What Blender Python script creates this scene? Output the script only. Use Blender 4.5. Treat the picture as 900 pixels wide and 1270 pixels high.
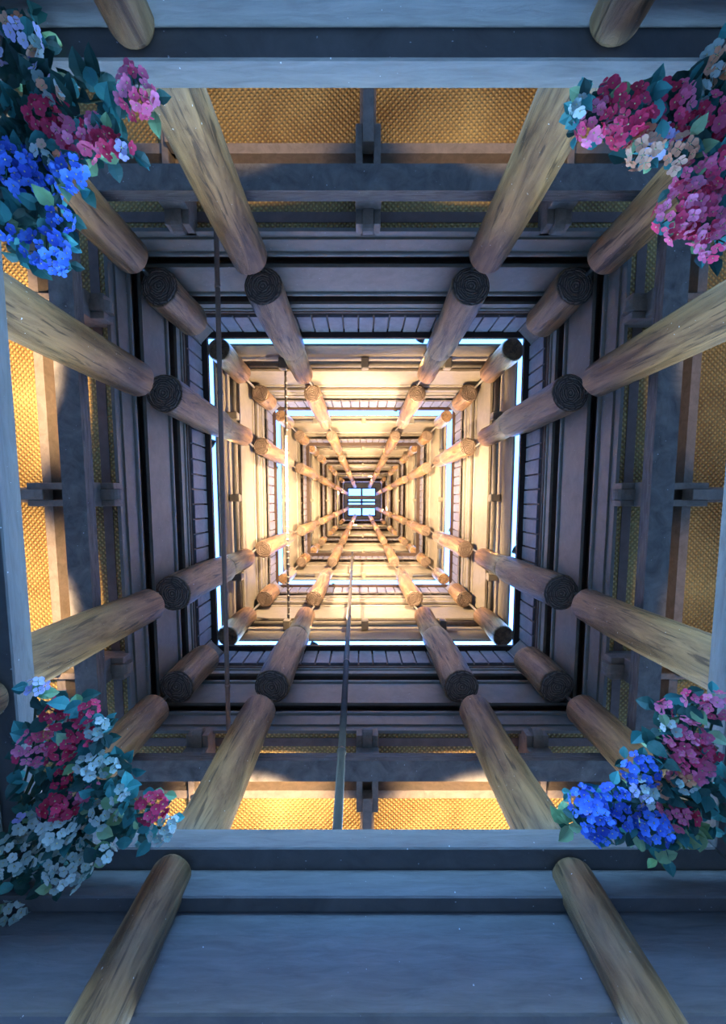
import bpy, math, random
from mathutils import Vector, Matrix
random.seed(7)
for o in list(bpy.data.objects): bpy.data.objects.remove(o)
S = bpy.context.scene
COL = S.collection

# ------------------------------------------------------------------ camera
F, PX, PY, ZY = 500.0, 448.0, 669.0, 623.0          # focal length and points in 900x1270 pixels
CAMZ = 1.5
TILT = math.atan((PY - ZY) / F)
cam = bpy.data.cameras.new('camera'); camo = bpy.data.objects.new('camera', cam); COL.objects.link(camo)
cam.sensor_fit = 'VERTICAL'; cam.sensor_height = 36; cam.lens = F / 1270 * 36
cam.shift_x = (450 - PX) / 1270; cam.shift_y = (PY - 635) / 1270
cam.clip_start = 0.02; cam.clip_end = 300
FWD = Vector((0, math.sin(TILT), math.cos(TILT))); DN = Vector((0, math.cos(TILT), -math.sin(TILT)))
m = Matrix.Identity(4)
for i in range(3):
    m[i][0] = (1, 0, 0)[i]; m[i][1] = -DN[i]; m[i][2] = -FWD[i]
m.translation = (0, 0, CAMZ); camo.matrix_world = m
S.camera = camo

def at(px, py, h):
    """world point seen at a pixel, h metres above the camera"""
    r = Vector((1, 0, 0)) * (px - PX) + DN * (py - PY) + FWD * F
    return Vector((r.x / r.z * h, r.y / r.z * h, CAMZ + h))

# ------------------------------------------------------------------ sky, exposure
W = bpy.data.worlds.new('sky'); S.world = W; W.use_nodes = True
bg = W.node_tree.nodes['Background']
skt = W.node_tree.nodes.new('ShaderNodeTexSky'); skt.sky_type = 'NISHITA'; skt.sun_disc = False
skt.sun_elevation = math.radians(24); skt.sun_rotation = math.radians(15); skt.dust_density = .3; skt.ozone_density = 2.5
tint = W.node_tree.nodes.new('ShaderNodeMix'); tint.data_type = 'RGBA'; tint.blend_type = 'MULTIPLY'; tint.inputs['Factor'].default_value = 1
tint.inputs['B'].default_value = (.40, .72, 1.3, 1); W.node_tree.links.new(skt.outputs[0], tint.inputs['A'])
W.node_tree.links.new(tint.outputs['Result'], bg.inputs[0]); bg.inputs[1].default_value = 3.7
S.view_settings.view_transform = 'Standard'; S.view_settings.look = 'None'
S.view_settings.exposure = 0.05; S.view_settings.gamma = 1.0; S.view_settings.use_curve_mapping = False

# ------------------------------------------------------------------ helpers
def mesh(name, V, Fc, mat=None, smooth=False):
    me = bpy.data.meshes.new(name); me.from_pydata([tuple(v) for v in V], [], Fc); me.update()
    if mat: me.materials.append(mat)
    if smooth: me.polygons.foreach_set('use_smooth', [True] * len(me.polygons))
    return me
def put(name, me, parent=None, loc=(0, 0, 0), mw=None):
    o = bpy.data.objects.new(name, me); COL.objects.link(o)
    if parent: o.parent = parent
    if mw is not None: o.matrix_local = mw
    else: o.location = loc
    return o
def tag(o, label, cat=None, group=None, kind=None):
    o['label'] = label
    if cat: o['category'] = cat
    if group: o['group'] = group
    if kind: o['kind'] = kind
    return o
class MB:
    def __init__(s): s.V = []; s.F = []
    def add(s, V, Fc):
        b = len(s.V); s.V += [Vector(v) for v in V]; s.F += [tuple(i + b for i in f) for f in Fc]
    def box(s, c0, c1, bev=0.0):
        x0, y0, z0 = c0; x1, y1, z1 = c1
        if bev <= 0:
            s.add([(x, y, z) for z in (z0, z1) for y in (y0, y1) for x in (x0, x1)],
                  [(0, 2, 3, 1), (4, 5, 7, 6), (0, 1, 5, 4), (2, 6, 7, 3), (0, 4, 6, 2), (1, 3, 7, 5)]); return
        import bmesh
        bm = bmesh.new(); bmesh.ops.create_cube(bm, size=1)
        for v in bm.verts: v.co = Vector(((x0 + x1) / 2 + v.co.x * (x1 - x0), (y0 + y1) / 2 + v.co.y * (y1 - y0), (z0 + z1) / 2 + v.co.z * (z1 - z0)))
        bmesh.ops.bevel(bm, geom=bm.edges[:], offset=bev, segments=1, affect='EDGES')
        bm.verts.index_update()
        s.add([v.co.copy() for v in bm.verts], [tuple(v.index for v in f.verts) for f in bm.faces]); bm.free()
    def tube(s, pts, rad, n=8, cap=True):
        pts = [Vector(p) for p in pts]; rads = rad if isinstance(rad, (list, tuple)) else [rad] * len(pts)
        V = []; Fc = []
        ref = None
        for i, p in enumerate(pts):
            d = (pts[min(i + 1, len(pts) - 1)] - pts[max(i - 1, 0)]).normalized()
            if ref is None: ref = d.orthogonal().normalized()
            ref = (ref - d * ref.dot(d)).normalized(); b = d.cross(ref)
            for k in range(n):
                a = 2 * math.pi * k / n; V.append(p + (ref * math.cos(a) + b * math.sin(a)) * rads[i])
        for i in range(len(pts) - 1):
            for k in range(n):
                Fc.append((i * n + k, i * n + (k + 1) % n, (i + 1) * n + (k + 1) % n, (i + 1) * n + k))
        if cap: Fc.append(tuple(range(n - 1, -1, -1))); Fc.append(tuple((len(pts) - 1) * n + k for k in range(n)))
        s.add(V, Fc)
    def mesh(s, name, mat, smooth=False): return mesh(name, s.V, s.F, mat, smooth)

# ------------------------------------------------------------------ materials
def nodes(name):
    mt = bpy.data.materials.new(name); mt.use_nodes = True; nt = mt.node_tree
    return mt, nt, nt.nodes['Principled BSDF'], nt.nodes, nt.links
def wood(name, c0, c1, rough=.6, scale=(6, 6, 1.2), bump=.25, detail=6, fleck=0.0, spec=.3):
    mt, nt, b, N, L = nodes(name)
    tc = N.new('ShaderNodeTexCoord'); mp = N.new('ShaderNodeMapping'); mp.inputs['Scale'].default_value = scale
    oi = N.new('ShaderNodeObjectInfo'); ad = N.new('ShaderNodeVectorMath'); ad.operation = 'ADD'
    sc = N.new('ShaderNodeVectorMath'); sc.operation = 'SCALE'; sc.inputs['Scale'].default_value = 13
    cx = N.new('ShaderNodeCombineXYZ')
    for i in range(3): L.new(oi.outputs['Random'], cx.inputs[i])
    L.new(cx.outputs[0], sc.inputs[0]); L.new(tc.outputs['Object'], ad.inputs[0]); L.new(sc.outputs[0], ad.inputs[1])
    L.new(ad.outputs[0], mp.inputs['Vector'])
    n1 = N.new('ShaderNodeTexNoise'); n1.inputs['Scale'].default_value = 3; n1.inputs['Detail'].default_value = detail; n1.inputs['Roughness'].default_value = .65
    n1.inputs['Distortion'].default_value = .6
    L.new(mp.outputs[0], n1.inputs['Vector'])
    cr = N.new('ShaderNodeValToRGB'); cr.color_ramp.elements[0].position = .3; cr.color_ramp.elements[1].position = .72
    cr.color_ramp.elements[0].color = (*c0, 1); cr.color_ramp.elements[1].color = (*c1, 1)
    L.new(n1.outputs['Fac'], cr.inputs[0])
    out = cr.outputs[0]
    if fleck:
        n2 = N.new('ShaderNodeTexNoise'); n2.inputs['Scale'].default_value = 60; n2.inputs['Detail'].default_value = 2
        L.new(tc.outputs['Object'], n2.inputs['Vector'])
        r2 = N.new('ShaderNodeValToRGB'); r2.color_ramp.elements[0].position = .74; r2.color_ramp.elements[1].position = .78
        L.new(n2.outputs['Fac'], r2.inputs[0])
        mx = N.new('ShaderNodeMix'); mx.data_type = 'RGBA'; L.new(r2.outputs[0], mx.inputs['Factor']); L.new(out, mx.inputs['A'])
        mx.inputs['B'].default_value = (fleck, fleck, fleck, 1); out = mx.outputs['Result']
    if name.endswith('log'):
        m2 = N.new('ShaderNodeMapping'); m2.inputs['Scale'].default_value = (16, 16, 1.3); L.new(ad.outputs[0], m2.inputs['Vector'])
        n3 = N.new('ShaderNodeTexNoise'); n3.inputs['Scale'].default_value = 2; n3.inputs['Detail'].default_value = 5; n3.inputs['Distortion'].default_value = 1.2; L.new(m2.outputs[0], n3.inputs['Vector'])
        r3 = N.new('ShaderNodeValToRGB'); r3.color_ramp.elements[0].position = .34; r3.color_ramp.elements[1].position = .43; L.new(n3.outputs['Fac'], r3.inputs[0])
        r3.color_ramp.elements[0].color = (.3, .28, .26, 1); r3.color_ramp.elements[1].color = (1, 1, 1, 1)
        m3 = N.new('ShaderNodeMix'); m3.data_type = 'RGBA'; m3.blend_type = 'MULTIPLY'; m3.inputs['Factor'].default_value = 1
        L.new(out, m3.inputs['A']); L.new(r3.outputs[0], m3.inputs['B']); out = m3.outputs['Result']
    L.new(out, b.inputs['Base Color']); b.inputs['Roughness'].default_value = rough
    b.inputs['Specular IOR Level'].default_value = spec
    bp = N.new('ShaderNodeBump'); bp.inputs['Strength'].default_value = bump; bp.inputs['Distance'].default_value = .02
    L.new(n1.outputs['Fac'], bp.inputs['Height']); L.new(bp.outputs[0], b.inputs['Normal'])
    return mt
def plain(name, c, rough=.5, metal=0, spec=.4):
    mt, nt, b, N, L = nodes(name)
    tc = N.new('ShaderNodeTexCoord'); n = N.new('ShaderNodeTexNoise'); n.inputs['Scale'].default_value = 25; n.inputs['Detail'].default_value = 3
    L.new(tc.outputs['Object'], n.inputs['Vector'])
    cr = N.new('ShaderNodeValToRGB'); cr.color_ramp.elements[0].color = (*[v * .8 for v in c], 1); cr.color_ramp.elements[1].color = (*[min(1, v * 1.15) for v in c], 1)
    L.new(n.outputs['Fac'], cr.inputs[0]); L.new(cr.outputs[0], b.inputs['Base Color'])
    b.inputs['Roughness'].default_value = rough; b.inputs['Metallic'].default_value = metal; b.inputs['Specular IOR Level'].default_value = spec
    return mt
def emit(name, c, s):
    mt, nt, b, N, L = nodes(name)
    b.inputs['Base Color'].default_value = (*c, 1); b.inputs['Emission Color'].default_value = (*c, 1); b.inputs['Emission Strength'].default_value = s
    return mt
M = {}
M['log'] = wood('peeled_log', (.055, .024, .009), (.36, .205, .092), .45, (5, 5, .7), .7, 9, .62, .45)
M['paint'] = wood('taupe_painted_board', (.168, .140, .102), (.225, .188, .14), .5, (3, 3, 3), .10, 6, .6)
M['brown'] = wood('dark_brown_trim', (.13, .075, .05), (.20, .12, .085), .45, (3, 3, 3), .1)
M['plank'] = wood('weathered_plank', (.115, .10, .105), (.18, .16, .165), .55, (4, 4, 4), .12, 6, .4)
M['black'] = wood('dark_brown_lip', (.035, .02, .014), (.06, .036, .026), .5, (3, 3, 3), .05)
M['greybeam'] = wood('grey_weathered_timber', (.075, .066, .056), (.21, .19, .165), .65, (2.5, 2.5, 22), .5, 9, .5)
M['brownbeam'] = wood('brown_rafter_timber', (.17, .13, .095), (.28, .22, .17), .6, (5, 5, 5), .25)
M['lintel'] = wood('lintel_timber', (.125, .115, .105), (.20, .185, .17), .55, (1.6, 1.6, 12), .3, 8, .6)
M['pole'] = plain('galvanised_pole', (.09, .078, .066), .45, .2)
M['rust'] = plain('rusty_rod', (.30, .19, .13), .55, .3)
M['steel'] = plain('steel_pin', (.36, .32, .26), .45, .5)
M['lamp'] = plain('black_lamp_housing', (.03, .03, .03), .5)
M['lens'] = emit('lamp_lens', (1, .8, .5), 6)
M['floor'] = plain('dark_paving', (.045, .043, .04), .8, 0, .2)
# end grain: growth rings
def grain(name, c0, c1, ring):
    mt, nt, b, N, L = nodes(name)
    tc = N.new('ShaderNodeTexCoord'); w = N.new('ShaderNodeTexWave'); w.wave_type = 'RINGS'; w.rings_direction = 'Z'
    w.inputs['Scale'].default_value = 18; w.inputs['Distortion'].default_value = 5; w.inputs['Detail'].default_value = 3; w.inputs['Detail Scale'].default_value = 1.4
    L.new(tc.outputs['Object'], w.inputs['Vector'])
    v = N.new('ShaderNodeTexVoronoi'); v.feature = 'DISTANCE_TO_EDGE'; v.inputs['Scale'].default_value = 7; L.new(tc.outputs['Object'], v.inputs['Vector'])
    r = N.new('ShaderNodeValToRGB'); r.color_ramp.elements[0].position = 0; r.color_ramp.elements[1].position = .05; L.new(v.outputs['Distance'], r.inputs[0])
    mu = N.new('ShaderNodeMath'); mu.operation = 'MULTIPLY'; L.new(w.outputs['Fac'], mu.inputs[0]); L.new(r.outputs[0], mu.inputs[1])
    cr = N.new('ShaderNodeValToRGB'); cr.color_ramp.elements[0].color = (*c0, 1); cr.color_ramp.elements[1].color = (*c1, 1)
    L.new(mu.outputs[0], cr.inputs[0]); L.new(cr.outputs[0], b.inputs['Base Color']); b.inputs['Roughness'].default_value = .75
    bp = N.new('ShaderNodeBump'); bp.inputs['Strength'].default_value = ring; bp.inputs['Distance'].default_value = .02
    L.new(mu.outputs[0], bp.inputs['Height']); L.new(bp.outputs[0], b.inputs['Normal'])
    return mt
M['grain'] = grain('log_end_grain', (.10, .062, .042), (.32, .22, .155), .8)
# woven mat
def mat_weave():
    mt, nt, b, N, L = nodes('woven_straw_mat')
    tc = N.new('ShaderNodeTexCoord'); mp = N.new('ShaderNodeMapping'); mp.inputs['Rotation'].default_value = (0, 0, .75)
    L.new(tc.outputs['Object'], mp.inputs['Vector'])
    ws = []
    for d in ('X', 'Y'):
        w = N.new('ShaderNodeTexWave'); w.bands_direction = d; w.inputs['Scale'].default_value = 11; w.inputs['Distortion'].default_value = 1.2
        w.inputs['Detail'].default_value = 2; L.new(mp.outputs[0], w.inputs['Vector']); ws.append(w)
    mu = N.new('ShaderNodeMath'); mu.operation = 'MULTIPLY'; L.new(ws[0].outputs['Fac'], mu.inputs[0]); L.new(ws[1].outputs['Fac'], mu.inputs[1])
    n = N.new('ShaderNodeTexNoise'); n.inputs['Scale'].default_value = 2.2; n.inputs['Detail'].default_value = 4; L.new(tc.outputs['Object'], n.inputs['Vector'])
    ad = N.new('ShaderNodeMath'); ad.operation = 'MULTIPLY_ADD'; ad.inputs[1].default_value = .38; L.new(mu.outputs[0], ad.inputs[0])
    n2 = N.new('ShaderNodeMath'); n2.operation = 'MULTIPLY'; n2.inputs[1].default_value = .6; L.new(n.outputs['Fac'], n2.inputs[0]); L.new(n2.outputs[0], ad.inputs[2])
    cr = N.new('ShaderNodeValToRGB'); e = cr.color_ramp.elements
    e[0].position = .2; e[0].color = (.20, .095, .018, 1); e[1].position = .75; e[1].color = (.80, .54, .17, 1)
    L.new(ad.outputs[0], cr.inputs[0]); L.new(cr.outputs[0], b.inputs['Base Color']); b.inputs['Roughness'].default_value = .6
    bp = N.new('ShaderNodeBump'); bp.inputs['Strength'].default_value = .8; bp.inputs['Distance'].default_value = .02
    L.new(mu.outputs[0], bp.inputs['Height']); L.new(bp.outputs[0], b.inputs['Normal'])
    return mt
M['weave'] = mat_weave()
def petal(name, c0, c1):
    mt, nt, b, N, L = nodes(name)
    oi = N.new('ShaderNodeObjectInfo'); cr = N.new('ShaderNodeValToRGB')
    cr.color_ramp.elements[0].color = (*c0, 1); cr.color_ramp.elements[1].color = (*c1, 1)
    L.new(oi.outputs['Random'], cr.inputs[0]); L.new(cr.outputs[0], b.inputs['Base Color']); b.inputs['Roughness'].default_value = .55
    return mt
PET = {'m': petal('magenta_petal', (.50, .006, .04), (.95, .05, .14)), 'b': petal('blue_petal', (.03, .08, .50), (.12, .30, .90)),
       'w': petal('white_petal', (.30, .42, .33), (.75, .80, .68)), 'p': petal('peach_petal', (.80, .26, .10), (.95, .55, .34)),
       'l': petal('lavender_petal', (.50, .42, .75), (.85, .80, .92)), 'k': petal('pink_petal', (.78, .04, .13), (.98, .27, .40))}
M['leaf_dark'] = petal('dark_green_leaf', (.012, .055, .04), (.03, .14, .10))
M['leaf_teal'] = petal('teal_green_leaf', (.02, .16, .14), (.09, .42, .36))
M['leaf_light'] = petal('light_green_leaf', (.18, .36, .12), (.42, .60, .30))
M['stem'] = plain('plant_stem', (.05, .09, .04), .7)
M['heart'] = plain('flower_heart', (.75, .65, .25), .6)
# glass
def glass():
    mt, nt, b, N, L = nodes('skylight_glass')
    b.inputs['Base Color'].default_value = (.95, .97, 1, 1); b.inputs['Roughness'].default_value = .02; b.inputs['Transmission Weight'].default_value = 1; b.inputs['IOR'].default_value = 1.02
    return mt
M['glass'] = glass()

# ------------------------------------------------------------------ the tower's frame of reference
CX, CY = 0.045, -0.055                               # tower axis, seen from the camera
A0, LEAN = 1.804, 0.057
def aw(h): return A0 - LEAN * h                       # half width of the log grid, h above the camera
SIDES = {'back': ((0, -1), (1, 0)), 'front': ((0, 1), (-1, 0)), 'left': ((-1, 0), (0, -1)), 'right': ((1, 0), (0, 1))}
SN = {'back': 'grey wall', 'front': 'pink-lit wall', 'left': 'pale wall', 'right': 'dark wall'}
ORD = ['lowest', 'first', 'second', 'third', 'fourth', 'fifth', 'sixth', 'topmost']
def sp(side, t, w, h):
    n, d = SIDES[side]
    return Vector((CX + n[0] * w + d[0] * t, CY + n[1] * w + d[1] * t, CAMZ + h))
def side_matrix(side, w, h):
    n, d = SIDES[side]                                # local x along the wall, local y outwards, z up
    mm = Matrix.Identity(4)
    for i in range(2): mm[i][0] = d[i]; mm[i][1] = n[i]
    mm.translation = sp(side, 0, w, h); return mm
def course(name, side, prof, mat, parent=None, smooth=False, sx=0.0, pm=None):
    """a board running round the wall with mitred ends; prof = [(w, h)] closed outline"""
    w0 = sum(p[0] for p in prof) / len(prof); h0 = sum(p[1] for p in prof) / len(prof)
    V = []; n = len(prof)
    for s in (-1, 1):
        for w, h in prof: V.append((s * (w + sx), w - w0, h - h0))
    Fc = [tuple(range(n)), tuple(range(2 * n - 1, n - 1, -1))] + [(i, n + i, n + (i + 1) % n, (i + 1) % n) for i in range(n)]
    me = mesh(name, V, Fc, mat)
    if smooth:
        pass
    import bmesh
    bm = bmesh.new(); bm.from_mesh(me); bmesh.ops.recalc_face_normals(bm, faces=bm.faces[:]); bm.to_mesh(me); bm.free()
    if smooth:
        me.polygons.foreach_set('use_smooth', [True] * len(me.polygons)); me.set_sharp_from_angle(angle=.55)
    mw = side_matrix(side, w0, h0)
    o = put(name, me)
    if parent is not None:
        o.parent = parent; o.matrix_local = pm.inverted() @ mw
    else: o.matrix_local = mw
    return o
def rect(w0, w1, h0, h1): return [(w0, h0), (w0, h1), (w1, h1), (w1, h0)]
def nosed(w, h0, h1, back, r=.05):
    """board whose upper inner edge is rolled towards the room"""
    pts = [(w + back, h0), (w, h0), (w, h1 - 2 * r)]
    for k in range(7):
        a = -math.pi / 2 + math.pi * k / 6
        pts.append((w - .9 * r * math.cos(a), h1 - r + r * math.sin(a)))
    return pts + [(w + back, h1)]

# ------------------------------------------------------------------ floor
fl = MB(); fl.box((-60, -60, -.2), (60, 60, 0)); tag(put('floor', fl.mesh('floor', M['floor'])), 'dark paved floor under the tower', kind='structure')

# ------------------------------------------------------------------ walls, storey by storey
ZK = [0, 3.30, 5.83, 8.50, 11.22, 14.0, 16.63]        # height of the log ends of each ring
LIP = {}
RA = [0, .149, .124, .112, .10, .095, .085]
RB0 = [.132, .125, .108, .098, .09, .082, .075]
RB1 = [.122, .118, .104, .094, .086, .08, .072]
def planks(side, w, h0, h1, parent, pm, one, pitch=.15):
    n = int(round(2 * w / pitch)); p = 2 * w / n
    mb = MB(); mb.box((-p / 2 + .007, -.014, 0), (p / 2 - .007, .014, h1 - h0), .004)
    if one:
        me = mb.mesh('plank', M['plank'])
        for i in range(n):
            o = put('plank', me, parent); o.matrix_local = pm.inverted() @ side_matrix(side, w, h0) @ Matrix.Translation((-w + p * (i + .5), random.uniform(-.003, .003), 0))
    else:
        al = MB()
        for i in range(n): al.add([v + Vector((-w + p * (i + .5), 0, 0)) for v in mb.V], mb.F)
        o = put('plank_band', al.mesh('plank_band', M['plank']), parent); o.matrix_local = pm.inverted() @ side_matrix(side, w, h0); o['kind'] = 'stuff'
WLAB = {'back': 'grey-lit', 'front': 'pink-lit', 'left': 'pale-lit', 'right': 'dark unlit'}
for k in range(1, 7):
    a = aw(ZK[k]); s = a / aw(ZK[1]); zk = ZK[k]; ok = a / zk
    for side in SIDES:
        nm = 'wall_' + side
        def zz(w, r): return w / (r * ok)             # height where a plane at half width w shows at offset ratio r
        if k == 1:
            back = course(nm, side, rect(1.95, 2.02, 3.095, 4.36), M['brown']); pm = side_matrix(side, 1.985, 3.7275)
            course('edge_board', side, rect(1.86, 1.885, 3.05, 3.13), M['paint'], back, pm=pm)
            course('trim_board', side, nosed(1.845, 3.115, 3.30, .025, .024), M['paint'], back, True, pm=pm)
            course('wide_board', side, nosed(1.80, 3.38, 3.80, .028, .026), M['paint'], back, True, pm=pm)
            course('cove', side, nosed(1.75, 3.87, 3.975, .025, .018), M['paint'], back, True, pm=pm)
            course('brown_moulding', side, nosed(1.733, 3.985, 4.045, .025, .015), M['brown'], back, True, pm=pm)
            for w_, h_, g_ in ((1.868, 3.20, 3.24), (1.826, 3.56, 3.74), (1.772, 3.91, 3.965), (1.756, 4.0, 4.035)):
                course('batten', side, rect(w_, 1.955, h_, g_), M['brown'], back, pm=pm)
            planks(side, 1.715, 4.02, 4.42, back, pm, True)
            course('plank_backing', side, rect(1.732, 1.80, 4.04, 4.40), M['brown'], back, pm=pm)
            course('dark_lip', side, rect(1.645, 1.80, 4.35, 4.395), M['black'], back, pm=pm)
            LIP[k] = (1.645, 4.395); cb_ = (1.69, 4.02, 4.36)
        else:
            if k == 2:
                wf = a + .215; f0, f1 = 4.69, 4.94; g0 = 5.02
                R = dict(p0=1.30, p1=1.22, b0=1.20, b1=1.02, st=.94, sl0=.935, sl1=.88, lip=.836)
            else:
                wf = aw(LIP[k - 1][1]) + RB0[k - 1] + .015; f0 = max(zz(wf, 1.28), LIP[k - 1][1] + .2); f1 = max(zz(wf, 1.235), f0 + .15); g0 = f0 + .45
                R = dict(p0=1.23, p1=1.20, b0=1.185, b1=1.0, st=.945, sl0=.945, sl1=.905, lip=.84)
            wb = a + (.184 * s if k == 2 else .184); wst = a + .13 * s; wsl = a + .085 * s; wl = a + (.02 if k == 2 else -.025) * s
            hp0 = zz(wb + .02, R['p0']); hp1 = zz(wb + .02, R['p1']); hb0 = zz(wb, R['b0']); hb1 = zz(wb, R['b1']); hst = zz(wst, R['st'])
            hs0 = zz(wsl, R['sl0']); hs1 = zz(wsl, R['sl1'])
            wbk = max(wf, wb) + .06
            back = course(nm, side, rect(wbk, wbk + .06, g0, hs1), M['brown']); pm = side_matrix(side, wbk + .03, (g0 + hs1) / 2)
            course('fascia_board', side, rect(wf, wf + .025, f0, f1), M['paint'], back, pm=pm)
            course('thin_strip', side, rect(wf + .022, wf + .05, f1 - .03, hp0 - .02), M['paint'], back, pm=pm)
            course('thin_strip', side, rect(min(wf + .035, wbk - .02), wbk + .01, hp0 - .06, hb0 - .02), M['paint'], back, pm=pm)
            course('wide_board', side, nosed(wb, hb0, hb1 - .30 * (hb1 - hb0), .028, .028), M['paint'], back, True, pm=pm)
            course('moulding', side, nosed(wb - .03, hb1 - .18 * (hb1 - hb0), hb1, .03, .03), M['paint'], back, True, pm=pm)
            course('cove', side, nosed(wst, hb1 + .08, max(hst, hb1 + .2), .03, .025), M['paint'], back, True, pm=pm)
            hm_ = hb1 - .30 * (hb1 - hb0)
            for w_, h_, g_ in ((wb + .026, hm_ - .2, hm_ - .06), (wb - .002, hb1 - .08, hb1 - .03), (wst + .028, hb1 + .14, hb1 + .18)):
                course('batten', side, rect(w_, wbk + .005, h_, g_), M['brown'], back, pm=pm)
            planks(side, wsl, hs0, hs1 + .01, back, pm, k <= 3)
            course('plank_backing', side, rect(wsl + .015, wbk, hst, hs1 - .01), M['brown'], back, pm=pm)
            course('dark_lip', side, rect(wl, wsl + .08, hs1 - .03, hs1 + .01), M['black'], back, pm=pm)
            LIP[k] = (wl, hs1 + .01); cb_ = (wsl - .025, hs0 - .02, hs1 - .02)
        wc, hc0, hc1 = cb_; e = .11 * s               # bevelled board across the corner of the plank band
        V = [(-wc + x, y, h) for h in (0, hc1 - hc0) for x, y in ((-.02, -e), (e, .02), (-.02, .02))]
        co = put('corner_board', mesh('corner_board', V, [(0, 2, 1), (3, 4, 5), (0, 1, 4, 3), (1, 2, 5, 4), (2, 0, 3, 5)], M['plank']), back)
        co.matrix_local = pm.inverted() @ side_matrix(side, wc, hc0)
        back['kind'] = 'structure'
        back['label'] = ('%s boarded wall of the %s ring above the woven mats' % (WLAB[side], ORD[k])) if k == 1 else \
                        ('cream boarded wall of the %s ring, above the %s' % (ORD[k], SN[side]))
        # rail with clamps round the upper storeys
        if k >= 2:
            rr = .042 * s; wr = wf - rr - .012; hr = wr / ((R['p0'] + R['p1']) / 2 * ok)
            mb = MB(); mb.tube([(-wr, 0, 0), (wr, 0, 0)], rr, 12)
            rail = put('rail_pipe', mb.mesh('rail_pipe', M['paint'], True)); rail.matrix_local = side_matrix(side, wr, hr)
            tag(rail, 'cream rail pipe held by clamps on the %s ring above the %s' % (ORD[k], SN[side]), 'pipe')
            cb = MB(); cb.box((-.05 * s, -rr - .02, -rr - .015), (.05 * s, rr + .03, rr + .015), .008)
            cm = cb.mesh('clamp', M['paint'])
            for t in (-.62, 0, .62): put('clamp', cm, rail, (t * wr, 0, 0))

# ------------------------------------------------------------------ logs
def log_mesh(name, L, r0, r1, mat, seed, round0=.02, round1=.02, n=22, notch=False):
    rnd = random.Random(seed); V = []; Fc = []
    ph = [rnd.uniform(0, 6.28) for _ in range(6)]
    st = [0, .0] ; zs = [0, round0 * .35, round0] + [round0 + (L - round0 - round1) * i / 9 for i in range(1, 10)] + [L - round1 * .35, L]
    sh = [-round0 * .8, -round0 * .25, 0] + [0] * 9 + [-round1 * .25, -round1 * .8]
    for i, z in enumerate(zs):
        f = z / L; r = r0 + (r1 - r0) * f + sh[i]
        for k in range(n):
            a = 2 * math.pi * k / n
            q = 1 + .018 * math.sin(2 * a + ph[0] + 2 * f) + .014 * math.sin(3 * a + ph[1] - 3 * f) + .012 * math.sin(5 * a + 7 * f + ph[2])
            V.append((r * q * math.cos(a) + .006 * math.sin(5 * f + ph[3]), r * q * math.sin(a) + .006 * math.sin(4 * f + ph[4]), z))
    for i in range(len(zs) - 1):
        for k in range(n): Fc.append((i * n + k, i * n + (k + 1) % n, (i + 1) * n + (k + 1) % n, (i + 1) * n + k))
    Fc.append(tuple(range(n - 1, -1, -1))); Fc.append(tuple((len(zs) - 1) * n + k for k in range(n)))
    me = mesh(name, V, Fc, mat, True)
    for p in list(me.polygons)[-2:]: p.use_smooth = False
    return me
def disc(name, r, mat, seed, n=28, t=.012):
    rnd = random.Random(seed); V = []; Fc = []
    rings = 7
    V.append((0, 0, -t))
    for j in range(1, rings + 1):
        for k in range(n):
            a = 2 * math.pi * k / n; rr = r * j / rings * (1 + .02 * math.sin(3 * a + seed))
            V.append((rr * math.cos(a), rr * math.sin(a), -t * (1 if j < rings else .2) + (.004 if j % 2 else -.004) * (j < rings) + rnd.uniform(-.002, .002)))
    for k in range(n): Fc.append((0, 1 + (k + 1) % n, 1 + k))
    for j in range(rings - 1):
        for k in range(n):
            b0 = 1 + j * n; b1 = b0 + n; Fc.append((b0 + k, b0 + (k + 1) % n, b1 + (k + 1) % n, b1 + k))
    return mesh(name, V, Fc, mat, True)
GRID = [(u, v) for u in (-1, -.5, .5, 1) for v in (-1, -.5, .5, 1) if max(abs(u), abs(v)) == 1]
def uvside(u, v):
    if abs(u) == abs(v):
        return 'in the corner of %s and %s' % (SN['left' if u < 0 else 'right'], SN['back' if v < 0 else 'front'])
    if abs(v) == 1:
        return 'by the %s, nearer the %s' % (SN['back' if v < 0 else 'front'], SN['left' if u < 0 else 'right'])
    return 'by the %s, nearer the %s' % (SN['left' if u < 0 else 'right'], SN['back' if v < 0 else 'front'])
def place(u, v, h0, h1, spin):
    p0 = Vector((CX + u * aw(h0), CY + v * aw(h0), CAMZ + h0)); p1 = Vector((CX + u * aw(h1), CY + v * aw(h1), CAMZ + h1))
    q = (p1 - p0).to_track_quat('Z', 'Y')
    return Matrix.Translation(p0) @ q.to_matrix().to_4x4() @ Matrix.Rotation(spin, 4, 'Z')
RNG = random.Random(3)
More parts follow.
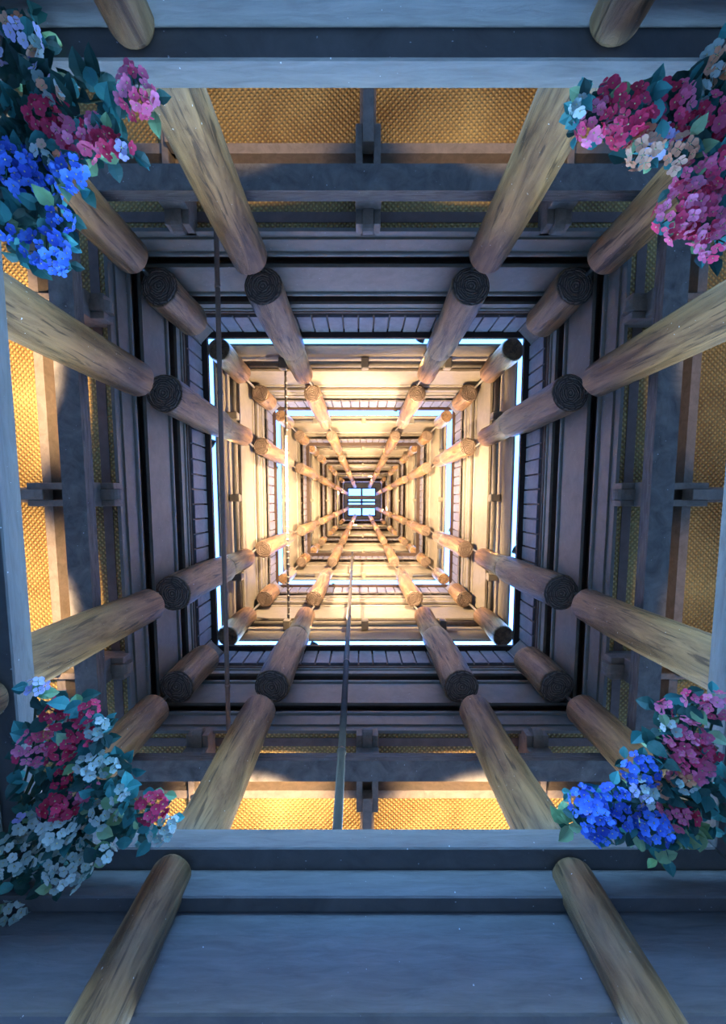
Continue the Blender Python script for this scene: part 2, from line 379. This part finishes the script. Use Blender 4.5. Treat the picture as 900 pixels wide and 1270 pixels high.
for k in range(0, 7):
    # standing posts, then the short logs hanging over them
    if k == 0: b0, b1 = 1.75, 2.97
    else:
        b0 = LIP[k][1] + .01; b1 = b0 + (.72 if k == 1 else .55 if k < 6 else .4)
        if k < 6: b1 = min(b1, ZK[k + 1] - .2)
    top = ZK[k + 1] if k < 6 else None
    Lb = b1 - b0
    var = [log_mesh('log_post', Lb, RB0[k], RB1[k], M['log'], 10 * k + j) for j in range(3)]
    for i, (u, v) in enumerate(GRID if k < 6 else []):
        mw = place(u, v, b0, b1, RNG.uniform(0, 6.28)); o = put('log_post', var[i % 3], mw=mw)
        tag(o, ('thick peeled lower log post ' if k == 0 else 'log post above %s dark lip, ' % ORD[k]) + uvside(u, v).replace('in the corner of', 'corner of'), 'log post', 'log posts of level %s' % ORD[k])
        if top:
            du = (u if abs(u) == 1 else 0, v if abs(v) == 1 else 0); nl = math.hypot(*du); q = RA[k + 1] * .93 / nl
            tp = Vector((CX + u * aw(top) + du[0] * q, CY + v * aw(top) + du[1] * q, CAMZ + top + .06))
            pin = MB(); pin.tube([(0, 0, Lb - .05), mw.inverted() @ tp], .014 if k < 2 else .012, 8); put('pin', pin.mesh('pin', M['steel'], True), o)
    if k == 0: continue
    # hanging log ends
    h1 = LIP[k][1] - .02; La = h1 - ZK[k]
    var = [log_mesh('hanging_log', La, RA[k], RA[k] * .97, M['log'], 100 + 10 * k + j, .012) for j in range(3)]
    Lc = .54 if k == 1 else .46
    varc = [log_mesh('hanging_log', Lc, RA[k], RA[k] * .97, M['log'], 150 + 10 * k + j, .012) for j in range(2)]
    ends = [disc('end_grain', RA[k] * .96, M['grain'], 200 + 10 * k + j) for j in range(3)]
    for i, (u, v) in enumerate(GRID):
        o = put('hanging_log', varc[i % 2] if abs(u) == abs(v) else var[(i + 1) % 3], mw=place(u, v, ZK[k], h1, RNG.uniform(0, 6.28)))
        tag(o, ('short log with dark ringed end, ' if k == 1 else 'short pale-ended log, %s ring, ' % ORD[k]) + uvside(u, v).replace('in the corner of', 'corner of'), 'log', 'hanging logs of the %s ring' % ORD[k])
        e = put('end_grain', ends[i % 3], o)
        if k == 1: e['label'] = 'dark weathered end grain with growth rings'

# ------------------------------------------------------------------ eave: woven mats, beams, rafters
def eave_h(w): return 3.10
RT = (-1.28, 0, 1.28)
for side in SIDES:
    # mat panels between rafters, split by side with mitred corners
    cuts = [None, RT[0], RT[1], RT[2], None]
    for i in range(4):
        w0, w1 = 1.885, 3.35; V = []; end = 3.35 if side in ('front', 'back') else 1.885
        t0 = -end if cuts[i] is None else cuts[i]; t1 = end if cuts[i + 1] is None else cuts[i + 1]
        for (w, dz) in ((w0, 0), (w1, 0), (w0, .03), (w1, .03)):
            V += [(t0, w - 2.6, eave_h(w) - 3 + dz), (t1, w - 2.6, eave_h(w) - 3 + dz)]
        me = mesh('woven_mat', V, [(0, 1, 3, 2), (4, 6, 7, 5), (0, 4, 5, 1), (2, 3, 7, 6), (0, 2, 6, 4), (1, 5, 7, 3)], M['weave'])
        o = put('woven_mat', me, mw=side_matrix(side, 2.6, 3.0))
        near = {'back': ('right', 'left'), 'front': ('left', 'right'), 'left': ('back', 'front'), 'right': ('front', 'back')}[side]
        # local x runs along d: low t is one neighbour, high t the other
        n, d = SIDES[side]
        lo = {(1, 0): ('left', 'right'), (-1, 0): ('right', 'left'), (0, 1): ('back', 'front'), (0, -1): ('front', 'back')}[d]
        where = ['corner panel next to the %s' % SN[lo[0]], 'inner panel towards the %s' % SN[lo[0]], 'inner panel towards the %s' % SN[lo[1]], 'corner panel next to the %s' % SN[lo[1]]][i]
        tag(o, 'golden woven mat outside the %s, %s' % (SN[side], where), 'woven mat', 'woven mats of the eave')
    o = course('added_shade_fascia', side, rect(3.35, 3.41, 2.48, 3.13), M['brownbeam']); tag(o, 'added brown sky-blocking board along the eave edge outside the %s' % SN[side], 'board')  # unseen board added and sized to limit sky light under the eave
    o = course('eave_beam', side, rect(1.865, 2.02, 2.68, 2.77), M['greybeam']); tag(o, 'heavy weathered grey eave beam outside the %s' % SN[side], 'beam')
    o = course('eave_purlin', side, rect(2.315, 2.38, 2.98, 3.10), M['brownbeam']); tag(o, 'slim purlin beam under the mats outside the %s' % SN[side], 'beam')
    n, d = SIDES[side]; lo = {(1, 0): ('left', 'right'), (-1, 0): ('right', 'left'), (0, 1): ('back', 'front'), (0, -1): ('front', 'back')}[d]
    for j, t in enumerate(RT):
        r = bpy.data.objects.new('rafter', None); COL.objects.link(r); r.matrix_local = side_matrix(side, 2.3, 2.8) @ Matrix.Translation((t, 0, 0))
        tag(r, 'doubled rafter with rounded nose over the %s, %s' % (SN[side], ['at the end near the ' + SN[lo[0]], 'in the middle of the side', 'at the end near the ' + SN[lo[1]]][j]), 'rafter', 'rafters of the eave')
        for sx in (-1, 1):
            mb = MB(); mb.box((sx * .06 - .0235, -.50, .08), (sx * .06 + .0235, .12, .18), .004); put('cheek', mb.mesh('cheek', M['brownbeam']), r)
        mb = MB(); mb.box((-.0365, -.04, .02), (.0365, 1.05, .12), .004); put('rafter_tail', mb.mesh('rafter_tail', M['brownbeam']), r)
        mb = MB(); mb.box((-.085, -.41, -.03), (.085, -.31, .08), .004); put('spacer_block', mb.mesh('spacer_block', M['brownbeam']), r)
        mb = MB(); mb.box((-.055, -.44, .18), (.055, 1.05, .30), .004); put('batten', mb.mesh('batten', M['brownbeam']), r)
        # rounded nose: reaches over the trim of the wall
        mb = MB()
        prof = [(-.20, .065), (-.46, .065)] + [(-.49 - .05 * math.sin(q), .115 - .05 * math.cos(q)) for q in [math.pi * i / 8 for i in range(9)]] + [(-.20, .165)]
        N = len(prof); V = [(s * .036, y, z) for s in (-1, 1) for y, z in prof]
        mb.add(V, [tuple(range(N)), tuple(range(2 * N - 1, N - 1, -1))] + [(i, (i + 1) % N, N + (i + 1) % N, N + i) for i in range(N)])
        put('rafter_nose', mb.mesh('rafter_nose', M['brownbeam']), r)

# ------------------------------------------------------------------ opening frame below: ring beam and lintels
FS = .946
def frame_piece(name, side, wx, wy, dw, h0, h1, mat, label, cat):
    """straight timber at half width wx (left/right) or wy (front/back), dw thick outwards, running to the corner"""
    wx *= FS; wy *= FS; dw *= FS; h0 *= FS; h1 *= FS
    w = wx if side in ('left', 'right') else wy; l = wy if side in ('left', 'right') else wx
    V = [(s * (l + e), e, h) for h in (h0, h1) for e in (0, dw) for s in (-1, 1)]
    hm = (h0 + h1) / 2
    V = [(x, y, z - hm) for x, y, z in V]
    me = mesh(name, V, [(0, 2, 3, 1), (4, 5, 7, 6), (0, 1, 5, 4), (2, 6, 7, 3), (0, 4, 6, 2), (1, 3, 7, 5)], mat)
    o = put(name, me, mw=side_matrix(side, w, hm)); b = o.modifiers.new('b', 'BEVEL'); b.width = .006; b.segments = 1
    return tag(o, label, cat)
for side in SIDES:
    sn = SN[side]
    deck = course('added_shade_deck', side, rect(1.86, 3.35, 1.56, 1.60), M['brownbeam']); tag(deck, 'added light-blocking deck behind the lintels of the %s side' % sn, 'deck')  # unseen deck added to keep outside light off mats and first ring
    rb = frame_piece('ring_beam', side, 1.597, 1.66, .16, 1.735, 1.85, M['lintel'], 'smooth ring beam under the log posts of the %s side' % sn, 'beam')
    pb = frame_piece('packing_board', side, 1.70, 1.764, .076, 1.60, 1.735, M['lintel'], 'narrow packing board below the ring beam on the %s side' % sn, 'board')
    frame_piece('upper_lintel', side, 1.776, 1.84, .14, 1.50, 1.66, M['lintel'], 'upper lintel board above the wide lintel on the %s side' % sn, 'board')
    frame_piece('wide_lintel', side, 1.756, 1.82, .16, 1.235, 1.50, M['lintel'], 'wide lintel board between the lower logs on the %s side' % sn, 'board')
    for sgn in (-1, 1):
        n, d = SIDES[side]; lo = {(1, 0): ('left', 'right'), (-1, 0): ('right', 'left'), (0, 1): ('back', 'front'), (0, -1): ('front', 'back')}[d]
        me = log_mesh('ground_post', CAMZ + 1.728 * FS, .10, .088, M['log'], 400 + sgn + len(side), .01, .03)
        w = (1.70 if side in ('left', 'right') else 1.765) * FS
        mm = side_matrix(side, w, -CAMZ) @ Matrix.Translation((sgn * .915 * FS, 0, 0))
        tag(put('ground_post', me, mw=mm), 'ground log post against the lintels of the %s side, nearer the %s' % (sn, SN[lo[0 if sgn < 0 else 1]]), 'log post', 'ground log posts')

# ------------------------------------------------------------------ rods and pole
def rod(name, pts, r, mat, label, cat, collars=0, cm=None):
    p0 = Vector(pts[0]); mb = MB(); mb.tube([Vector(p) - p0 for p in pts], r, 10)
    o = tag(put(name, mb.mesh(name, mat, True), loc=p0), label, cat)
    if collars:
        p1 = Vector(pts[-1]) - p0
        for i in range(collars):
            f = (i + .5) / collars; c = p1 * f; dd = p1.normalized()
            b = MB(); b.tube([c - dd * .012, c + dd * .012], r * 1.25, 8); put('collar', b.mesh('collar', cm or mat, True), o)
    return o
H = 3.05
rod('iron_rod', [(CX - 1.075, CY - 1.86, CAMZ + H), (CX - 1.085, CY, CAMZ + H - .01), (CX - 1.10, CY + 1.86, CAMZ + H)], .018, M['rust'], 'brown iron rod spanning from the grey wall to the pink-lit wall', 'rod', 5)
H = 5.25
rod('ribbed_rod', [(CX - 1.0, CY - 1.66, CAMZ + H), (CX - 1.015, CY + 1.66, CAMZ + H)], .016, M['steel'], 'thin ribbed rod spanning the second ring between cream walls', 'rod', 40, M['steel'])
rod('leaning_pole', [(-.115, 1.575, CAMZ + 1.755), (-.205, 1.13, CAMZ + 9.1)], .024, M['pole'], 'long galvanised pole leaning up from the ring beam below pink-lit wall', 'pole', 6)

# ------------------------------------------------------------------ skylight at the top
HS = 20.4; hw = .72
sky = bpy.data.objects.new('window_1', None); COL.objects.link(sky); sky.location = (CX - .03, CY + .04, CAMZ + HS); sky['kind'] = 'structure'; sky['label'] = 'skylight with four panes in a black frame at the tower top'
mb = MB()
for x0, y0, x1, y1 in ((-hw, -hw, hw, -hw + .06), (-hw, hw - .06, hw, hw), (-hw, -hw, -hw + .06, hw), (hw - .06, -hw, hw, hw)): mb.box((x0, y0, -.05), (x1, y1, .05))
put('window_frame', mb.mesh('window_frame', M['black']), sky)
mb = MB(); mb.box((-.05, -hw, -.04), (.05, hw, .04)); mb.box((-hw, -.05, -.04), (hw, .05, .04)); put('glazing_bar', mb.mesh('glazing_bar', M['brown']), sky)
for sx in (-1, 1):
    for sy in (-1, 1):
        mb = MB(); mb.box((min(sx * .05, sx * (hw - .06)), min(sy * .05, sy * (hw - .06)), -.004), (max(sx * .05, sx * (hw - .06)), max(sy * .05, sy * (hw - .06)), .004)); put('pane', mb.mesh('pane', M['glass']), sky)
# ceiling round the skylight
cl = MB(); o1 = 1.05
for x0, y0, x1, y1 in ((-o1, -o1, o1, -hw), (-o1, hw, o1, o1), (-o1, -hw, -hw, hw), (hw, -hw, o1, hw)): cl.box((x0, y0, 0), (x1, y1, .06))
o = put('ceiling', cl.mesh('ceiling', M['paint']), loc=(CX - .03, CY + .04, CAMZ + HS - .06)); tag(o, 'cream boarded ceiling around the skylight', kind='structure')
for side in SIDES:                                    # short shaft wall between the last lip and the ceiling
    w6, h6 = LIP[6]
    o = course('wall_' + side, side, rect(w6 + .1, w6 + .16, h6 + .25, HS), M['paint']); o['kind'] = 'structure'; o['label'] = 'plain cream shaft wall below the skylight above the %s' % SN[side]
for sy in (-1, 1):
    mb = MB(); mb.box((-.95, -.10, -.06), (.95, .10, .06), .01)
    tag(put('skylight_beam', mb.mesh('skylight_beam', M['brownbeam']), loc=(CX - .03, CY + .04 + sy * .22, CAMZ + HS - .35)), 'cream timber beam crossing below the skylight, towards the %s' % SN['back' if sy < 0 else 'front'], 'beam')

# ------------------------------------------------------------------ lamps
def lamp(name, loc, aim, power, col, label, group, angle=110, size=.05, blend=.6, foot=None):
    loc = Vector(loc); aim = Vector(aim); q = (aim - loc).to_track_quat('Z', 'Y').to_matrix().to_4x4()
    e = bpy.data.objects.new(name, None); COL.objects.link(e); em = Matrix.Translation(loc) @ q; e.matrix_local = em
    tag(e, label, 'lamp', group)
    mb = MB(); mb.tube([(0, 0, -.07), (0, 0, -.065), (0, 0, .02)], [.025, .04, .048], 14, False); put('housing', mb.mesh('housing', M['lamp'], True), e)
    mb = MB(); mb.tube([(0, 0, -.005), (0, 0, .0)], .044, 14); put('lens', mb.mesh('lens', M['lens']), e)
    mb = MB(); mb.tube([(0, 0, -.06), (0, 0, -.10)] + ([em.inverted() @ Vector(foot)] if foot else []), .012, 8); put('bracket', mb.mesh('bracket', M['lamp']), e)
    off = name[len('uplight'):] if name.endswith('_offscreen') else ''
    l = bpy.data.lights.new('bulb' + off, 'SPOT'); l.energy = power; l.color = col; l.spot_size = math.radians(angle); l.spot_blend = blend; l.shadow_soft_size = size
    lo = bpy.data.objects.new('bulb' + off, l); COL.objects.link(lo); lo.parent = e; lo.matrix_local = Matrix.Translation((0, 0, .03)) @ Matrix.Rotation(math.pi, 4, 'X')
    return e
WARM = (1, .72, .43)
EP = {'back': 60, 'front': 420, 'left': 330, 'right': 22}
for side in SIDES:
    for t in (-.75, .75):
        n, d = SIDES[side]; lo = {(1, 0): ('left', 'right'), (-1, 0): ('right', 'left'), (0, 1): ('back', 'front'), (0, -1): ('front', 'back')}[d]
        off = '_%s_towards_%s_offscreen' % (side, lo[0 if t < 0 else 1]) if side in ('left', 'right') else ''
        lamp('uplight' + off, sp(side, t, 1.90, 1.84), sp(side, t * 1.15, 2.80, 2.98), EP[side], WARM, 'uplight behind the ring beam of the %s side, nearer the %s' % (SN[side], SN[lo[0 if t < 0 else 1]]), 'eave uplights', 74, .05, .45, sp(side, t, 1.90, 1.60))
UP = {1: 2900, 2: 1700, 3: 1450, 4: 1300, 5: 1100}
for k in UP:
    wl, hl = LIP[k]
    for side in SIDES:
        lamp('storey_uplight', sp(side, .36 * wl, wl + .05, hl + .13), sp(side, -.1 * wl, wl - 1.5, hl + 1.45), UP[k], WARM, 'small uplight on the %s dark lip above the %s' % (ORD[k], SN[side]), 'storey uplights', 72, .05, .5)

# ------------------------------------------------------------------ flowers
def flower_mesh(col, seed):
    rnd = random.Random(seed); mb = MB(); n = rnd.choice((4, 5, 5)); V = []; Fc = []
    for i in range(n):
        a = 2 * math.pi * i / n + rnd.uniform(-.15, .15); c, s = math.cos(a), math.sin(a); lift = rnd.uniform(.15, .5); L = rnd.uniform(.9, 1.1); w = .62
        b = len(V)
        def P(r, t, z): V.append((c * r - s * t, s * r + c * t, z))
        P(.08, 0, 0); P(.5 * L, w * .8, lift * .55); P(.5 * L, -w * .8, lift * .55); P(.55 * L, 0, lift * .30); P(.88 * L, w * .55, lift * .9); P(.88 * L, -w * .55, lift * .9); P(1.02 * L, 0, lift * .85)
        Fc += [(b, b + 3, b + 1), (b, b + 2, b + 3), (b + 1, b + 3, b + 4), (b + 3, b + 2, b + 5), (b + 3, b + 6, b + 4), (b + 3, b + 5, b + 6)]
    np_ = len(Fc); b = len(V)
    for i in range(5): a = 2 * math.pi * i / 5; V.append((.14 * math.cos(a), .14 * math.sin(a), .06))
    V.append((0, 0, .22)); Fc += [(b + i, b + (i + 1) % 5, b + 5) for i in range(5)]
    me = mesh('flower', V, Fc, PET[col], False); me.materials.append(M['heart'])
    for p in list(me.polygons)[np_:]: p.material_index = 1
    return me
FM = {c: [flower_mesh(c, 31 * i + ord(c)) for i in range(3)] for c in PET}
def leaf_mesh(mat, seed):
    rnd = random.Random(seed); V = []; Fc = []
    prof = [(0, .02), (.18, .26), (.42, .36), (.68, .26), (.88, .10), (1.0, 0)]
    for y, w in prof:
        z = .22 * math.sin(y * 2.6 + rnd.uniform(-.2, .2)) * .6
        V += [(-w, y, z + .35 * w), (0, y, z), (w, y, z + .35 * w)]
    for i in range(len(prof) - 1):
        b = 3 * i; Fc += [(b, b + 1, b + 4, b + 3), (b + 1, b + 2, b + 5, b + 4)]
    return mesh('leaf', V, Fc, mat, False)
LM = {q: [leaf_mesh(M['leaf_' + q], 5 * i + 1) for i in range(3)] for q in ('dark', 'teal', 'light')}
def orient(nrm, spin, s, loc):
    q = Vector(nrm).to_track_quat('Z', 'Y').to_matrix().to_4x4()
    return Matrix.Translation(loc) @ q @ Matrix.Rotation(spin, 4, 'Z') @ Matrix.Diagonal((s, s, s, 1))
def garland(anchor_px, label, clumps, leaves, extra, seed):
    rnd = random.Random(seed); g = bpy.data.objects.new('flower_garland', None); COL.objects.link(g)
    base = at(*anchor_px, 1.61); g.location = base; tag(g, label, 'flower garland', 'hanging flower garlands')
    vine = MB(); pts = []
    for (x, y, r, cs) in clumps:
        h = 1.51 + rnd.uniform(-.05, .04); c = at(x, y, h); R = r * h / F * 1.1
        toc = (Vector((0, 0, CAMZ)) - c).normalized()
        ce = bpy.data.objects.new('flower_cluster', None)
        sb = MB(); up = Vector((0, 0, 1))
        n = max(4, int((r / 5.6) ** 2 * (1.7 if 'w' in cs else 2.2))); R *= .95 if 'w' in cs else 1.05; fl = []
        for i in range(n):
            f = (i + .5) / n; th = math.acos(1 - f * 1.05); ph = i * 2.399 + rnd.uniform(-.3, .3)
            q = toc.to_track_quat('Z', 'Y'); dv = q @ Vector((math.sin(th) * math.cos(ph), math.sin(th) * math.sin(ph), math.cos(th) * .75))
            fl.append((dv * R * rnd.uniform(.8, 1.1), dv))
            if i % 3 == 0: sb.tube([-toc * R * .6, dv * R * .8], .0022, 4, False)
        ce = put('flower_cluster', sb.mesh('flower_cluster', M['stem']), g, c - base)
        for p, dv in fl:
            s = rnd.uniform(.016, .024)
            nn = (dv + toc * .5 + Vector((rnd.uniform(-.5, .5), rnd.uniform(-.5, .5), rnd.uniform(-.5, .5)))).normalized()
            put('flower', rnd.choice(FM[rnd.choice(cs)]), ce, mw=orient(nn, rnd.uniform(0, 6.28), s, p))
        pts.append(c)
        vine.tube([Vector((0, 0, 0)) + (c - base) * .0, (c - base) * .5 + Vector((0, 0, .04)), c - base - toc * R * .6], .005, 5, False)
        # leaves round each cluster
        for i in range(4 + int(r / 6)):
            ph = rnd.uniform(0, 6.28); q = toc.to_track_quat('Z', 'Y'); dv = q @ Vector((math.cos(ph), math.sin(ph), -.25))
            kind = rnd.choices(('dark', 'teal', 'light'), leaves)[0]; s = rnd.uniform(.045, .075)
            nn = (toc + Vector((rnd.uniform(-.7, .7), rnd.uniform(-.7, .7), rnd.uniform(-.4, .4)))).normalized()
            put('leaf', rnd.choice(LM[kind]), g, mw=orient(nn, rnd.uniform(0, 6.28), s, c - base + dv * R * 1.0 - toc * .02))
    for (x, y, rx, ry, n, w) in extra:                # fill of foliage deeper in the garland
        for i in range(int(n * 1.5)):
            a = rnd.uniform(0, 6.28); rr = math.sqrt(rnd.random()); c = at(x + rx * rr * math.cos(a), y + ry * rr * math.sin(a), 1.56 + rnd.uniform(-.03, .05))
            toc = (Vector((0, 0, CAMZ)) - c).normalized(); nn = (toc + Vector((rnd.uniform(-.8, .8), rnd.uniform(-.8, .8), rnd.uniform(-.5, .5)))).normalized()
            put('leaf', rnd.choice(LM[rnd.choices(('dark', 'teal', 'light'), w)[0]]), g, mw=orient(nn, rnd.uniform(0, 6.28), rnd.uniform(.05, .085), c - base))
    put('vine', vine.mesh('vine', M['stem'], True), g)
garland((30, 110), 'artificial garland with magenta, blue and peach blooms, corner of pale and grey walls',
    [(32, 45, 15, 'wlp'), (3, 62, 12, 'pl'), (52, 94, 8, 'lw'), (64, 118, 10, 'pw'), (62, 150, 18, 'm'), (83, 171, 16, 'mk'), (97, 185, 14, 'k'), (120, 166, 14, 'mk'), (132, 178, 10, 'm'), (170, 116, 17, 'k'),
     (62, 189, 12, 'lwp'), (19, 209, 20, 'b'), (51, 217, 17, 'b'), (86, 214, 13, 'b'), (75, 270, 10, 'b'), (59, 312, 19, 'b'), (4, 287, 8, 'b'), (20, 185, 8, 'b'), (154, 180, 8, 'lm')],
    (6, 3, 1), [(30, 130, 45, 90, 60, (9, 1, 0)), (40, 260, 45, 70, 60, (7, 2, 1)), (120, 130, 45, 40, 30, (8, 2, 0)), (30, 60, 30, 50, 20, (6, 2, 2))], 1)
garland((880, 130), 'artificial garland with magenta, pink and peach blooms, corner of dark and grey walls',
    [(738, 152, 16, 'k'), (751, 118, 11, 'm'), (778, 144, 20, 'm'), (824, 140, 22, 'mk'), (798, 182, 15, 'p'), (819, 178, 12, 'l'), (858, 121, 14, 'wp'), (866, 100, 11, 'pw'), (891, 74, 14, 'wp'), (887, 106, 13, 'p'),
     (867, 164, 23, 'mk'), (844, 189, 12, 'p'), (855, 218, 15, 'k'), (895, 213, 18, 'mk'), (847, 260, 23, 'mk'), (878, 242, 12, 'k'), (873, 274, 18, 'k'), (890, 297, 16, 'mk'), (895, 170, 14, 'm'), (718, 131, 7, 'w')],
    (3, 6, 2), [(790, 130, 70, 30, 40, (7, 3, 0)), (880, 180, 35, 100, 70, (5, 5, 1)), (720, 130, 12, 14, 7, (0, 1, 0)), (870, 195, 25, 14, 12, (0, 1, 0))], 2)
garland((20, 1010), 'artificial garland with magenta and white blooms, corner of pale and pink-lit walls',
    [(45, 853, 9, 'l'), (73, 885, 15, 'm'), (109, 882, 10, 'm'), (45, 926, 18, 'k'), (104, 908, 15, 'm'), (78, 931, 12, 'm'), (78, 965, 11, 'm'), (104, 978, 13, 'k'), (66, 1001, 12, 'm'), (80, 1008, 9, 'm'), (190, 1001, 15, 'm'),
     (119, 903, 12, 'w'), (112, 947, 14, 'w'), (135, 952, 10, 'w'), (127, 1009, 14, 'w'), (73, 1030, 18, 'w'), (88, 1072, 25, 'w'), (13, 1059, 23, 'w'), (200, 1027, 15, 'w'), (36, 1020, 13, 'lw'), (107, 1033, 8, 'w'), (130, 1059, 9, 'w'), (23, 1129, 17, 'w'), (49, 1061, 9, 'w'), (148, 985, 8, 'w')],
    (4, 4, 2), [(80, 950, 60, 90, 80, (7, 3, 0)), (120, 1020, 70, 35, 45, (6, 4, 1)), (45, 1060, 55, 50, 40, (8, 2, 0)), (150, 975, 18, 35, 16, (4, 6, 0)), (20, 1120, 28, 28, 12, (2, 4, 2))], 3)
garland((880, 1000), 'artificial garland with blue and pink blooms, corner of dark and pink-lit walls',
    [(858, 869, 8, 'k'), (888, 876, 14, 'k'), (825, 878, 7, 'k'), (830, 902, 8, 'w'), (851, 915, 21, 'k'), (828, 929, 10, 'k'), (872, 934, 14, 'mk'), (860, 950, 17, 'k'), (842, 964, 12, 'pk'),
     (795, 957, 18, 'b'), (727, 997, 17, 'b'), (741, 1020, 19, 'b'), (762, 990, 14, 'b'), (765, 1015, 14, 'b'), (807, 1023, 17, 'b'), (816, 1036, 12, 'b'), (797, 981, 14, 'wl'), (816, 978, 9, 'p'), (851, 971, 12, 'pw'), (835, 1011, 15, 'k'), (853, 1011, 10, 'm')],
    (5, 3, 2), [(840, 940, 55, 75, 70, (6, 3, 0)), (780, 1010, 70, 30, 40, (7, 2, 1)), (853, 1034, 18, 14, 14, (0, 1, 3)), (822, 1058, 10, 14, 6, (0, 1, 1)), (893, 1000, 14, 40, 14, (2, 5, 0)), (706, 1018, 8, 10, 6, (1, 0, 2))], 4)
